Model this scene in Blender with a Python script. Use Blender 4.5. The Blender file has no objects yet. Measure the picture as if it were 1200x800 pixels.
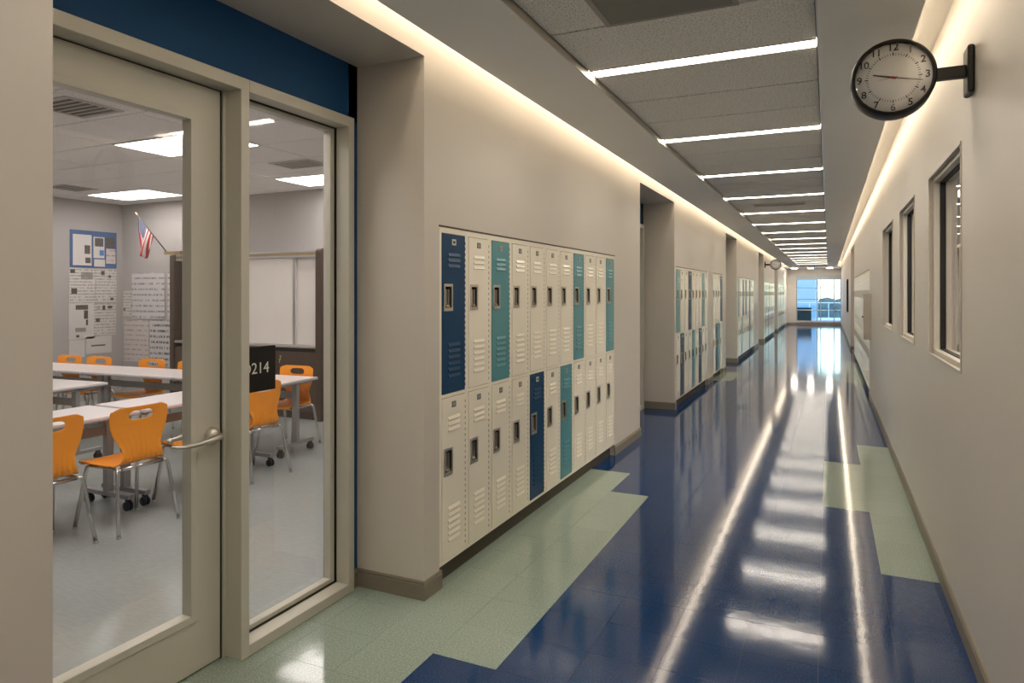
import bpy, math, random
from mathutils import Vector, Matrix
random.seed(7)
C = bpy.context.scene.collection
SC = bpy.context.scene
PI = math.pi

# ------------------------------------------------------------------ camera, sky, exposure
cam = bpy.data.cameras.new('camera'); cam_ob = bpy.data.objects.new('camera', cam); C.objects.link(cam_ob)
cam_ob.location = (0, 0, 1.62)
cam_ob.rotation_euler = (PI / 2, 0, math.radians(25.017))
cam.sensor_width = 36.0; cam.lens = 23.85; cam.shift_y = -0.0475; cam.clip_end = 600
SC.camera = cam_ob
SC.view_settings.view_transform = 'Standard'; SC.view_settings.look = 'None'
SC.view_settings.gamma = 1.0; SC.view_settings.use_curve_mapping = False
SC.view_settings.exposure = 1.94
COVE_L, SLOT_L, TROFFER_L, END_L = 3.2, 9.0, 3.0, 6.0
WARM = (1.0, 0.84, 0.64); SOFTW = (1.0, 0.90, 0.77); NEUT = (1.0, 0.93, 0.88)
w = bpy.data.worlds.new('sky'); SC.world = w; w.use_nodes = True
nt = w.node_tree; nt.nodes.clear()
wo = nt.nodes.new('ShaderNodeOutputWorld'); bg = nt.nodes.new('ShaderNodeBackground'); sky = nt.nodes.new('ShaderNodeTexSky')
sky.sky_type = 'NISHITA'; sky.sun_disc = False; sky.sun_elevation = math.radians(38); sky.sun_rotation = math.radians(150)
sky.air_density = 1.2; sky.dust_density = 0.6
nt.links.new(sky.outputs[0], bg.inputs[0]); bg.inputs[1].default_value = 0.17
nt.links.new(bg.outputs[0], wo.inputs[0])

# ------------------------------------------------------------------ materials
def nodes(name):
    m = bpy.data.materials.new(name); m.use_nodes = True
    t = m.node_tree; t.nodes.clear()
    o = t.nodes.new('ShaderNodeOutputMaterial'); b = t.nodes.new('ShaderNodeBsdfPrincipled')
    t.links.new(b.outputs[0], o.inputs[0])
    return m, t, b
def mat(name, col, rough=0.5, metal=0.0, var=0.06, scale=6.0, bump=0.0, bscale=80.0, rvar=0.0, coat=0.0, stretch=None):
    m, t, b = nodes(name)
    g = t.nodes.new('ShaderNodeNewGeometry'); n = t.nodes.new('ShaderNodeTexNoise')
    n.inputs['Scale'].default_value = scale; n.inputs['Detail'].default_value = 4
    src = g.outputs['Position']
    if stretch:
        mp = t.nodes.new('ShaderNodeMapping'); mp.inputs['Scale'].default_value = stretch
        t.links.new(src, mp.inputs[0]); src = mp.outputs[0]
    t.links.new(src, n.inputs['Vector'])
    mx = t.nodes.new('ShaderNodeMix'); mx.data_type = 'RGBA'
    mx.inputs[6].default_value = [max(0, c * (1 - var)) for c in col] + [1]
    mx.inputs[7].default_value = [min(1, c * (1 + var)) for c in col] + [1]
    t.links.new(n.outputs[0], mx.inputs[0]); t.links.new(mx.outputs[2], b.inputs['Base Color'])
    b.inputs['Roughness'].default_value = rough; b.inputs['Metallic'].default_value = metal
    if coat: b.inputs['Coat Weight'].default_value = coat; b.inputs['Coat Roughness'].default_value = 0.08
    if rvar:
        mr = t.nodes.new('ShaderNodeMapRange'); mr.inputs[3].default_value = rough - rvar; mr.inputs[4].default_value = rough + rvar
        t.links.new(n.outputs[0], mr.inputs[0]); t.links.new(mr.outputs[0], b.inputs['Roughness'])
    if bump:
        n2 = t.nodes.new('ShaderNodeTexNoise'); n2.inputs['Scale'].default_value = bscale; n2.inputs['Detail'].default_value = 3
        t.links.new(g.outputs['Position'], n2.inputs['Vector'])
        bp = t.nodes.new('ShaderNodeBump'); bp.inputs['Strength'].default_value = bump; bp.inputs['Distance'].default_value = 0.004
        t.links.new(n2.outputs[0], bp.inputs['Height']); t.links.new(bp.outputs[0], b.inputs['Normal'])
    return m
def emis(name, col, s):
    m = bpy.data.materials.new(name); m.use_nodes = True; t = m.node_tree; t.nodes.clear()
    o = t.nodes.new('ShaderNodeOutputMaterial'); e = t.nodes.new('ShaderNodeEmission')
    e.inputs[0].default_value = (*col, 1); e.inputs[1].default_value = s
    t.links.new(e.outputs[0], o.inputs[0]); return m
def glass(name, tint=(1, 1, 1)):
    m = bpy.data.materials.new(name); m.use_nodes = True; t = m.node_tree; t.nodes.clear()
    o = t.nodes.new('ShaderNodeOutputMaterial'); tr = t.nodes.new('ShaderNodeBsdfTransparent'); gl = t.nodes.new('ShaderNodeBsdfGlossy')
    tr.inputs[0].default_value = (*tint, 1); gl.inputs['Roughness'].default_value = 0.01
    fr = t.nodes.new('ShaderNodeFresnel'); fr.inputs[0].default_value = 1.5
    mx = t.nodes.new('ShaderNodeMixShader'); ge = t.nodes.new('ShaderNodeNewGeometry')
    inv = t.nodes.new('ShaderNodeMath'); inv.operation = 'SUBTRACT'; inv.inputs[0].default_value = 1.0; t.links.new(ge.outputs['Backfacing'], inv.inputs[1])
    mu = t.nodes.new('ShaderNodeMath'); mu.operation = 'MULTIPLY'; mu.use_clamp = True
    t.links.new(fr.outputs[0], mu.inputs[0]); t.links.new(inv.outputs[0], mu.inputs[1])
    m2 = t.nodes.new('ShaderNodeMath'); m2.operation = 'MULTIPLY'; m2.use_clamp = True; m2.inputs[1].default_value = 1.6   # both faces of the pane
    t.links.new(mu.outputs[0], m2.inputs[0]); t.links.new(m2.outputs[0], mx.inputs[0]); t.links.new(tr.outputs[0], mx.inputs[1]); t.links.new(gl.outputs[0], mx.inputs[2])
    t.links.new(mx.outputs[0], o.inputs[0]); return m
def vct(name, col, fleck, rough):
    """polished vinyl tile: base colour, small chips, gloss with a slow waviness"""
    m, t, b = nodes(name)
    g = t.nodes.new('ShaderNodeNewGeometry')
    n = t.nodes.new('ShaderNodeTexNoise'); n.inputs['Scale'].default_value = 130; n.inputs['Detail'].default_value = 5
    t.links.new(g.outputs['Position'], n.inputs['Vector'])
    cr = t.nodes.new('ShaderNodeValToRGB')
    cr.color_ramp.elements[0].position = 0.40; cr.color_ramp.elements[0].color = (*[c * 0.82 for c in col], 1)
    cr.color_ramp.elements[1].position = 0.66; cr.color_ramp.elements[1].color = (*fleck, 1)
    e = cr.color_ramp.elements.new(0.53); e.color = (*col, 1)
    t.links.new(n.outputs[0], cr.inputs[0])
    oi = t.nodes.new('ShaderNodeObjectInfo'); hs = t.nodes.new('ShaderNodeHueSaturation')
    mr = t.nodes.new('ShaderNodeMapRange'); mr.inputs[3].default_value = 0.975; mr.inputs[4].default_value = 1.025
    t.links.new(oi.outputs['Random'], mr.inputs[0]); t.links.new(mr.outputs[0], hs.inputs['Value'])
    t.links.new(cr.outputs[0], hs.inputs['Color']); t.links.new(hs.outputs[0], b.inputs['Base Color'])
    b.inputs['Roughness'].default_value = rough
    b.inputs['Specular IOR Level'].default_value = 0.45
    n2 = t.nodes.new('ShaderNodeTexNoise'); n2.inputs['Scale'].default_value = 9; n2.inputs['Detail'].default_value = 3
    n3 = t.nodes.new('ShaderNodeTexNoise'); n3.inputs['Scale'].default_value = 60; n3.inputs['Detail'].default_value = 2
    t.links.new(g.outputs['Position'], n2.inputs['Vector']); t.links.new(g.outputs['Position'], n3.inputs['Vector'])
    ad = t.nodes.new('ShaderNodeMath'); ad.operation = 'MULTIPLY_ADD'; ad.inputs[1].default_value = 0.10
    t.links.new(n3.outputs[0], ad.inputs[0]); t.links.new(n2.outputs[0], ad.inputs[2])
    bp = t.nodes.new('ShaderNodeBump'); bp.inputs['Strength'].default_value = 0.11; bp.inputs['Distance'].default_value = 0.004
    t.links.new(ad.outputs[0], bp.inputs['Height']); t.links.new(bp.outputs[0], b.inputs['Normal'])
    return m
def acoustic(name, col):
    m, t, b = nodes(name)
    g = t.nodes.new('ShaderNodeNewGeometry'); n = t.nodes.new('ShaderNodeTexNoise')
    n.inputs['Scale'].default_value = 110; n.inputs['Detail'].default_value = 3; n.inputs['Roughness'].default_value = 0.7
    t.links.new(g.outputs['Position'], n.inputs['Vector'])
    cr = t.nodes.new('ShaderNodeValToRGB')
    cr.color_ramp.elements[0].position = 0.36; cr.color_ramp.elements[0].color = (*[c * 0.55 for c in col], 1)
    cr.color_ramp.elements[1].position = 0.52; cr.color_ramp.elements[1].color = (*col, 1)
    t.links.new(n.outputs[0], cr.inputs[0]); t.links.new(cr.outputs[0], b.inputs['Base Color'])
    b.inputs['Roughness'].default_value = 0.95
    bp = t.nodes.new('ShaderNodeBump'); bp.inputs['Strength'].default_value = 0.4; bp.inputs['Distance'].default_value = 0.003
    t.links.new(n.outputs[0], bp.inputs['Height']); t.links.new(bp.outputs[0], b.inputs['Normal'])
    return m
def woodgrain(name, c1, c2):
    m, t, b = nodes(name)
    g = t.nodes.new('ShaderNodeNewGeometry'); mp = t.nodes.new('ShaderNodeMapping'); mp.inputs['Scale'].default_value = (60, 60, 2.5)
    n = t.nodes.new('ShaderNodeTexNoise'); n.inputs['Scale'].default_value = 1; n.inputs['Detail'].default_value = 4
    t.links.new(g.outputs['Position'], mp.inputs[0]); t.links.new(mp.outputs[0], n.inputs['Vector'])
    mx = t.nodes.new('ShaderNodeMix'); mx.data_type = 'RGBA'; mx.inputs[6].default_value = (*c1, 1); mx.inputs[7].default_value = (*c2, 1)
    t.links.new(n.outputs[0], mx.inputs[0]); t.links.new(mx.outputs[2], b.inputs['Base Color']); b.inputs['Roughness'].default_value = 0.42
    return m
def scribble(name, paper, ink, pitch, density, fill=0.35, freq=70.0):
    """handwritten or printed lines on a sheet; local x is across, local z is up"""
    m, t, b = nodes(name); L = t.links
    tc = t.nodes.new('ShaderNodeTexCoord'); sp = t.nodes.new('ShaderNodeSeparateXYZ'); L.new(tc.outputs['Object'], sp.inputs[0])
    def M(op, a, bb=None):
        n = t.nodes.new('ShaderNodeMath'); n.operation = op
        for i, v in enumerate((a, bb)):
            if v is None: continue
            if isinstance(v, (int, float)): n.inputs[i].default_value = v
            else: L.new(v, n.inputs[i])
        return n.outputs[0]
    r = M('DIVIDE', sp.outputs[2], pitch); fr = M('FRACT', r); fl = M('FLOOR', r)
    cx = t.nodes.new('ShaderNodeCombineXYZ'); L.new(M('MULTIPLY', sp.outputs[0], freq), cx.inputs[0]); L.new(M('MULTIPLY', fl, 7.3), cx.inputs[1])
    L.new(M('MULTIPLY', fr, 1.3), cx.inputs[2])
    n = t.nodes.new('ShaderNodeTexNoise'); n.inputs['Scale'].default_value = 1.0; n.inputs['Detail'].default_value = 1; L.new(cx.outputs[0], n.inputs['Vector'])
    cw = t.nodes.new('ShaderNodeCombineXYZ'); L.new(M('MULTIPLY', sp.outputs[0], freq * 0.16), cw.inputs[0]); L.new(M('MULTIPLY', fl, 3.1), cw.inputs[1])
    n2 = t.nodes.new('ShaderNodeTexNoise'); n2.inputs['Scale'].default_value = 1.0; L.new(cw.outputs[0], n2.inputs['Vector'])
    k = M('MULTIPLY', M('LESS_THAN', fr, fill), M('MULTIPLY', M('GREATER_THAN', n.outputs[0], 0.46), M('GREATER_THAN', n2.outputs[0], 1 - density)))
    mx = t.nodes.new('ShaderNodeMix'); mx.data_type = 'RGBA'; mx.inputs[6].default_value = (*paper, 1); mx.inputs[7].default_value = (*ink, 1)
    L.new(k, mx.inputs[0]); L.new(mx.outputs[2], b.inputs['Base Color']); b.inputs['Roughness'].default_value = 0.8
    return m
def flag_mat(name):
    m, t, b = nodes(name); L = t.links
    uv = t.nodes.new('ShaderNodeUVMap'); sp = t.nodes.new('ShaderNodeSeparateXYZ'); L.new(uv.outputs[0], sp.inputs[0])
    def M(op, a, bb=None):
        n = t.nodes.new('ShaderNodeMath'); n.operation = op
        for i, v in enumerate((a, bb)):
            if v is None: continue
            if isinstance(v, (int, float)): n.inputs[i].default_value = v
            else: L.new(v, n.inputs[i])
        return n.outputs[0]
    s, h = sp.outputs[0], sp.outputs[1]
    stripe = M('GREATER_THAN', M('FRACT', M('MULTIPLY', h, 6.5)), 0.5)
    mx = t.nodes.new('ShaderNodeMix'); mx.data_type = 'RGBA'; mx.inputs[6].default_value = (.55, .05, .05, 1); mx.inputs[7].default_value = (.82, .78, .74, 1)
    L.new(stripe, mx.inputs[0])
    cant = M('MULTIPLY', M('LESS_THAN', h, 7 / 13), M('LESS_THAN', s, 0.42))
    fx = M('SUBTRACT', M('FRACT', M('MULTIPLY', s, 6 / 0.42)), 0.5); fy = M('SUBTRACT', M('FRACT', M('MULTIPLY', h, 5 / (7 / 13))), 0.5)
    star = M('LESS_THAN', M('ADD', M('MULTIPLY', fx, fx), M('MULTIPLY', fy, fy)), 0.06)
    cm = t.nodes.new('ShaderNodeMix'); cm.data_type = 'RGBA'; cm.inputs[6].default_value = (.03, .04, .16, 1); cm.inputs[7].default_value = (.85, .85, .85, 1)
    L.new(star, cm.inputs[0])
    m2 = t.nodes.new('ShaderNodeMix'); m2.data_type = 'RGBA'; L.new(cant, m2.inputs[0]); L.new(mx.outputs[2], m2.inputs[6]); L.new(cm.outputs[2], m2.inputs[7])
    L.new(m2.outputs[2], b.inputs['Base Color']); b.inputs['Roughness'].default_value = 0.8
    return m

M = dict(
    wall=mat('taupe_wall_paint', (.625, .575, .51), .40, var=.03, scale=2, bump=.05, bscale=160),
    soffit=mat('soffit_paint', (.90, .885, .84), .55, var=.03, scale=2),
    cove=mat('cove_paint', (.84, .81, .76), .6, var=.02),
    navy=mat('navy_wall_paint', (.006, .060, .170), .55, var=.06, scale=3, bump=.05, bscale=160),
    endwall=mat('end_wall_paint', (.64, .58, .52), .5, var=.03),
    frame=mat('greige_metal_frame', (.565, .545, .465), .36, var=.03, scale=3),
    base=mat('rubber_baseboard', (.22, .19, .145), .5, var=.08, scale=5),
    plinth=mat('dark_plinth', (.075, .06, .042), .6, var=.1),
    blue=vct('blue_vinyl_tile', (.004, .036, .128), (.02, .075, .21), .088),
    green=vct('green_vinyl_tile', (.30, .37, .31), (.38, .45, .39), .088),
    subfloor=mat('tile_joint', (.02, .035, .09), .3),
    classfloor=mat('classroom_vinyl_floor', (.37, .40, .385), .20, var=.16, scale=5, stretch=(3, 14, 1), rvar=.05),
    tile=acoustic('acoustic_ceiling_tile', (.92, .89, .83)),
    classtile=acoustic('classroom_ceiling_tile', (.88, .85, .83)),
    grid=mat('ceiling_grid', (.10, .095, .085), .5), classgrid=mat('classroom_ceiling_grid', (.22, .20, .19), .5),
    metalgrid=mat('aluminium_edge', (.62, .58, .50), .28, metal=.8),
    vent=mat('vent_metal', (.34, .32, .28), .5, metal=.2), cvent=mat('diffuser_metal', (.50, .47, .44), .5),
    cream=mat('cream_locker_paint', (.93, .87, .73), .26, var=.02, scale=3),
    lnavy=mat('navy_locker_paint', (.001, .046, .125), .34, var=.03, scale=3),
    teal=mat('teal_locker_paint', (.085, .290, .330), .30, var=.03, scale=3),
    steel=mat('brushed_steel', (.62, .58, .52), .38, metal=1.0, var=.05),
    chrome=mat('chrome_tube', (.62, .61, .60), .16, metal=1.0, var=.03),
    brass=mat('latch_brass', (.50, .42, .28), .35, metal=.8), dark=mat('latch_dark', (.055, .040, .026), .45),
    black=mat('black_plastic', (.014, .012, .010), .42), gasket=mat('black_gasket', (.006, .006, .006), .6),
    plate=mat('number_plate', (.42, .41, .38), .4, metal=.6), plate_dark=mat('number_plate_dark', (.26, .25, .23), .4, metal=.3),
    plate_white=mat('number_plate_light', (.62, .60, .55), .45),
    orange=mat('orange_plastic', (.96, .335, .016), .36, var=.04, scale=8),
    laminate=mat('white_laminate', (.78, .73, .72), .3, var=.02), edge=mat('grey_table_edge', (.38, .37, .40), .45),
    tsteel=mat('grey_table_steel', (.34, .33, .33), .4, metal=.4),
    stretch=mat('table_stretcher', (.30, .27, .25), .45),
    rwall=mat('classroom_wall_paint', (.43, .405, .39), .6, var=.02), board=mat('white_board', (.90, .85, .80), .3, var=.01),
    wood=woodgrain('dark_walnut_laminate', (.036, .022, .015), (.115, .074, .052)),
    goldwood=mat('gold_rail', (.42, .30, .16), .35, metal=.4), alu=mat('aluminium', (.62, .62, .62), .3, metal=.9),
    face=mat('clock_face', (.84, .83, .81), .55, var=.01), ink=mat('black_print', (.01, .01, .01), .6),
    red=mat('red_hand', (.55, .03, .02), .5), white=mat('white_print', (.80, .78, .72), .6),
    pane=glass('clear_glass'), tpane=glass('exterior_glass', (.82, .94, 1.0)),
    wframe=mat('window_aluminium', (.30, .40, .46), .35, metal=.3), header=mat('window_header', (.42, .48, .52), .4),
    casing=mat('painted_window_casing', (.56, .52, .45), .4, var=.02),
    bluepaper=mat('blue_board_paper', (.07, .14, .30), .8), paper=mat('white_paper', (.64, .61, .58), .8, var=.02), photo=mat('dark_photo', (.10, .09, .08), .6, var=.7, scale=40),
    bluebox=mat('blue_print', (.10, .22, .50), .8),
    s1=scribble('typed_sheet', (.63, .60, .57), (.36, .33, .32), .045, .62, .45, 90), s2=scribble('handwriting_dark', (.62, .60, .59), (.27, .25, .28), .085, .60, .34, 60),
    s3=scribble('handwriting_red', (.58, .55, .53), (.45, .27, .25), .075, .58, .30, 60), s4=scribble('handwriting_bold', (.60, .58, .57), (.14, .13, .16), .085, .62, .42, 50),
    flag=flag_mat('flag_cloth'),
    cove_e=emis('cove_light_lens', WARM, COVE_L), cove_e2=emis('cove_light_lens_left', WARM, COVE_L * 1.12), slot_e=emis('slot_light_lens', SOFTW, SLOT_L), troffer_e=emis('troffer_lens', NEUT, TROFFER_L), basket_e=emis('troffer_basket', NEUT, TROFFER_L * .5), end_e=emis('end_light_lens', SOFTW, END_L),
    terrace=mat('terrace_paving', (.34, .36, .36), .8), parapet=mat('white_parapet', (.75, .76, .78), .7),
    facade=mat('pale_blue_facade', (.30, .42, .58), .6), facade_win=mat('facade_window', (.10, .18, .28), .2),
    tealbox=mat('dark_teal_box', (.010, .055, .07), .5), ground=mat('outside_ground', (.20, .24, .18), .9, var=.2), leaf=mat('tree_foliage', (.10, .13, .13), .9, var=.4, scale=2), bark=mat('tree_bark', (.10, .07, .05), .9),
    rail=mat('white_rail', (.72, .76, .78), .4), outer=mat('outer_shell', (.35, .34, .33), .8),
)

for k_, v_ in (('lnavy', .22), ('navy', .25), ('orange', .4), ('black', .3)):
    next(n for n in M[k_].node_tree.nodes if n.type == 'BSDF_PRINCIPLED').inputs['Specular IOR Level'].default_value = v_

# ------------------------------------------------------------------ helpers
class MB:
    def __init__(s): s.v = []; s.f = []; s.mi = []; s.sm = []
    def add(s, vs, fs, mi=0, smooth=False):
        k = len(s.v); s.v += [tuple(p) for p in vs]
        s.f += [tuple(i + k for i in f) for f in fs]; s.mi += [mi] * len(fs); s.sm += [smooth] * len(fs)
        return s
    def box(s, x0, x1, y0, y1, z0, z1, mi=0):
        if x0 > x1: x0, x1 = x1, x0
        if y0 > y1: y0, y1 = y1, y0
        if z0 > z1: z0, z1 = z1, z0
        v = [(x, y, z) for x in (x0, x1) for y in (y0, y1) for z in (z0, z1)]
        return s.add(v, [(0, 1, 3, 2), (4, 6, 7, 5), (0, 4, 5, 1), (2, 3, 7, 6), (0, 2, 6, 4), (1, 5, 7, 3)], mi)
    def plate_hole(s, x0, x1, Y0, Y1, Z0, Z1, y0, y1, z0, z1, mi=0):
        """slab in the y-z plane with one rectangular hole"""
        o = [(Y0, Z0), (Y1, Z0), (Y1, Z1), (Y0, Z1)]; i = [(y0, z0), (y1, z0), (y1, z1), (y0, z1)]
        v = [(x1, a, b) for a, b in o] + [(x1, a, b) for a, b in i] + [(x0, a, b) for a, b in o] + [(x0, a, b) for a, b in i]
        f = []
        for k in range(4):
            n = (k + 1) % 4
            f += [(k, n, 4 + n, 4 + k), (8 + n, 8 + k, 12 + k, 12 + n), (k, 8 + k, 8 + n, n), (4 + n, 12 + n, 12 + k, 4 + k)]
        return s.add(v, f, mi)
    def tube(s, pts, r, n=8, mi=0, cap=True):
        pts = [Vector(p) for p in pts]; rings = []; vs = []; fs = []
        up = Vector((0, 0, 1)); prev = None
        for i, p in enumerate(pts):
            d = (pts[min(i + 1, len(pts) - 1)] - pts[max(i - 1, 0)]).normalized()
            if prev is None:
                a = up if abs(d.dot(up)) < .9 else Vector((1, 0, 0)); u = d.cross(a).normalized()
            else:
                u = (prev - d * prev.dot(d)).normalized()
            prev = u; v = d.cross(u)
            rr = r[i] if isinstance(r, (list, tuple)) else r
            for k in range(n):
                t = 2 * PI * k / n; vs.append(p + (u * math.cos(t) + v * math.sin(t)) * rr)
        for i in range(len(pts) - 1):
            for k in range(n):
                a, b = i * n + k, i * n + (k + 1) % n; fs.append((a, b, b + n, a + n))
        s.add(vs, fs, mi, True)
        if cap:
            k = len(s.v) - len(vs)
            s.f += [tuple(k + j for j in reversed(range(n))), tuple(k + len(vs) - n + j for j in range(n))]; s.mi += [mi] * 2; s.sm += [False] * 2
        return s
    def lathe(s, prof, n=24, axis='z', c=(0, 0, 0), mi=0):
        vs = []; fs = []
        for r, h in prof:
            for k in range(n):
                a = 2 * PI * k / n; p = (r * math.cos(a), r * math.sin(a), h)
                if axis == 'y': p = (p[0], p[2], p[1])
                elif axis == 'x': p = (p[2], p[0], p[1])
                vs.append((p[0] + c[0], p[1] + c[1], p[2] + c[2]))
        for i in range(len(prof) - 1):
            for k in range(n):
                a, b = i * n + k, i * n + (k + 1) % n; fs.append((a, b, b + n, a + n))
        return s.add(vs, fs, mi, True)
    def extrude(s, poly, axis, a, b, mi=0):
        """poly of 2D points swept along an axis between a and b"""
        n = len(poly)
        def P(p, h):
            return {'y': (p[0], h, p[1]), 'x': (h, p[0], p[1]), 'z': (p[0], p[1], h)}[axis]
        v = [P(p, a) for p in poly] + [P(p, b) for p in poly]
        f = [(i, (i + 1) % n, n + (i + 1) % n, n + i) for i in range(n)] + [tuple(reversed(range(n))), tuple(range(n, 2 * n))]
        return s.add(v, f, mi)
    def mesh(s, name, mats):
        me = bpy.data.meshes.new(name); me.from_pydata(s.v, [], s.f)
        for m in (mats if isinstance(mats, (list, tuple)) else [mats]): me.materials.append(m)
        me.polygons.foreach_set('material_index', s.mi); me.polygons.foreach_set('use_smooth', s.sm)
        import bmesh
        bm = bmesh.new(); bm.from_mesh(me); bmesh.ops.recalc_face_normals(bm, faces=bm.faces); bm.to_mesh(me); bm.free()
        me.update(); return me
def obj(name, mb, m, parent=None, bevel=0.0, seg=2, loc=None, rot=None):
    me = mb.mesh(name, m) if isinstance(mb, MB) else mb
    o = bpy.data.objects.new(name, me); C.objects.link(o)
    if parent: o.parent = parent
    if loc: o.location = loc
    if rot: o.rotation_euler = rot
    if bevel:
        b = o.modifiers.new('bevel', 'BEVEL'); b.width = bevel; b.segments = seg; b.limit_method = 'ANGLE'; b.angle_limit = math.radians(40)
    return o
def tag(o, label=None, cat=None, group=None, kind=None):
    if label: o['label'] = label
    if cat: o['category'] = cat
    if group: o['group'] = group
    if kind: o['kind'] = kind
    return o
def empty(name, loc=(0, 0, 0), rz=0.0):
    o = bpy.data.objects.new(name, None); C.objects.link(o); o.location = loc; o.rotation_euler = (0, 0, rz); o.empty_display_size = .1
    return o
def thing(name, label, cat, loc=(0, 0, 0), rz=0.0, group=None): return tag(empty(name, loc, rz), label, cat, group)
KIDS = {}
def copy_tree(o, parent=None):
    c = o.copy(); C.objects.link(c)
    if parent: c.parent = parent
    for ch in list(o.children): copy_tree(ch, c)
    return c
def struct(name, mb, m, label=None, bevel=0.0):
    o = obj(name, mb, m, bevel=bevel); o['kind'] = 'structure'
    if label: o['label'] = label
    return o
def sempty(name, loc=(0, 0, 0), label=None):
    o = empty(name, loc); o['kind'] = 'structure'
    if label: o['label'] = label
    return o
ORD = ['first', 'second', 'third', 'fourth', 'fifth', 'sixth', 'seventh', 'eighth', 'ninth', 'tenth', 'eleventh', 'twelfth', 'thirteenth', 'fourteenth', 'fifteenth',
       'sixteenth', 'seventeenth', 'eighteenth', 'nineteenth', 'twentieth', 'twenty-first', 'twenty-second', 'twenty-third', 'twenty-fourth']

# ------------------------------------------------------------------ dimensions (metres, floor at 0)
XL, XR = -1.934, 0.575          # corridor walls
XB = -2.42                      # back of the thick left wall
YE = 37.6                       # end wall
YS = -4.0                       # behind the camera
ZS, ZT, ZC = 2.87, 2.91, 3.10   # soffit, tile ceiling, cove top
ALC = [(1.157, 3.047), (7.568, 9.46), (14.65, 16.5), (21.9, 23.7), (28.6, 30.5)]
BANKS = [(3.203, 11), (9.556, 9), (12.914, 4), (16.76, 12), (24.06, 14), (30.83, 15)]
P = .3048; LB, LT = .113, 1.984
RY = 7.10; RX = -10.10; ZRC = 3.0   # classroom

# ------------------------------------------------------------------ floor with tiles
fb = MB().box(RX - .2, 6, YS - .2, YE + .2, -.2, -.004)
floor = struct('floor', fb, M['subfloor'], 'polished blue and sage green vinyl tile floor')
TX = .3143; TX0 = -1.612; TY = .3048; TY0 = 2.615
def green_at(x, y):
    if x < -1.612: return y < 6.06 or 13.0 < y < 14.5 or 22.6 < y < 24
    if x < -1.298: return 2.615 < y < 5.40 or (y < .4)
    if x > .273: return 4.445 < y < 8.1 or 13.6 < y < 18 or 26 < y < 28
    if x > -.041: return 5.665 < y < 7.19 or 15.2 < y < 16.4
    return False
g = .0006
tm = {}
for k in ('blue', 'green'):
    tm[k] = MB().box(g, TX - g, g, TY - g, -.004, 0).mesh('tile', M[k])
rest = MB(); n_tile = 0
cols = list(range(-3, 7))
for j in range(-22, 116):
    y0 = TY0 + j * TY
    for i in cols:
        x0 = TX0 + i * TX
        xc, yc = x0 + TX / 2, y0 + TY / 2
        if xc < XL:
            in_alcove = any(a - .1 < yc < b + .1 for a, b in ALC)
            in_bank = xc > -2.2 and any(q - .1 < yc < q + n * P + .1 for q, n in BANKS)
            if xc < -2.5 or not (in_alcove or in_bank): continue
        gr = green_at(xc, yc)
        if 0.9 < yc < 10.6 and n_tile < 300 and xc < XR + .2:
            o = obj('tile', tm['green' if gr else 'blue'], None, floor, loc=(x0, y0, 0)); n_tile += 1
        else:
            rest.box(x0 + g, x0 + TX - g, y0 + g, y0 + TY - g, -.004, 0, 1 if gr else 0)
o = obj('tile_field', rest, [M['blue'], M['green']], floor); o['kind'] = 'stuff'
cf = MB().box(RX, -2.46, -1.0, RY, -.006, .0)
struct('floor_classroom', cf, M['classfloor'], 'grey green marbled vinyl floor inside the classroom')

# ------------------------------------------------------------------ left wall
wl = MB()
edges = [YS]
opens = sorted([(a, b, 'a') for a, b in ALC] + [(y, y + n * P, 'l') for y, n in BANKS])
y = YS
segs = []
for a, b, k in opens:
    wl.box(XB, XL, y, a, 0, ZC); segs.append((y, a)); 
    if k == 'a': wl.box(XB, XL, a, b, ZS, ZC)
    else: wl.box(XB, XL, a, b, LT + .006, ZC); wl.box(XB - .1, XB, a, b, 0, LT + .1)
    y = b
wl.box(XB, XL, y, YE, 0, ZC); segs.append((y, YE))
wall_left = struct('wall_left', wl, M['wall'], 'long taupe corridor wall with recessed lockers and door alcoves')
for y0, n in BANKS:
    obj('plinth', MB().box(XB, XL - .045, y0, y0 + n * P, 0, LB - .002), M['plinth'], wall_left)
    obj('painted_shadow_line', MB().box(XL - .03, XL + .004, y0 - .006, y0 + n * P + .006, LT + .001, LT + .009), M['plinth'], wall_left)  # dark strip standing in for the shadow line over the recessed lockers
# baseboards
bh, bt = .098, .012
bb = MB()
def skirt_x(b, x, y0, y1, sgn):   # along y at wall plane x
    b.extrude([(x, 0), (x + sgn * bt, 0), (x + sgn * bt, bh - .02), (x + sgn * bt * .55, bh - .014), (x + sgn * bt, bh - .008), (x + sgn * bt * .7, bh), (x, bh)], 'y', y0, y1)
def skirt_y(b, y, x0, x1, sgn):
    b.extrude([(y, 0), (y + sgn * bt, 0), (y + sgn * bt, bh - .02), (y + sgn * bt * .55, bh - .014), (y + sgn * bt, bh - .008), (y + sgn * bt * .7, bh), (y, bh)], 'x', x0, x1)
for a, b_ in segs: skirt_x(bb, XL, a - bt * (a > 0), b_ + bt * (b_ < YE - 1), 1)
for a, b_ in ALC:
    skirt_y(bb, b_, -2.37, XL - .0002, -1); skirt_y(bb, a, -2.37, XL - .0002, 1)
struct('baseboard_left', bb, M['base'], 'taupe rubber baseboard along the locker wall')

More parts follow.
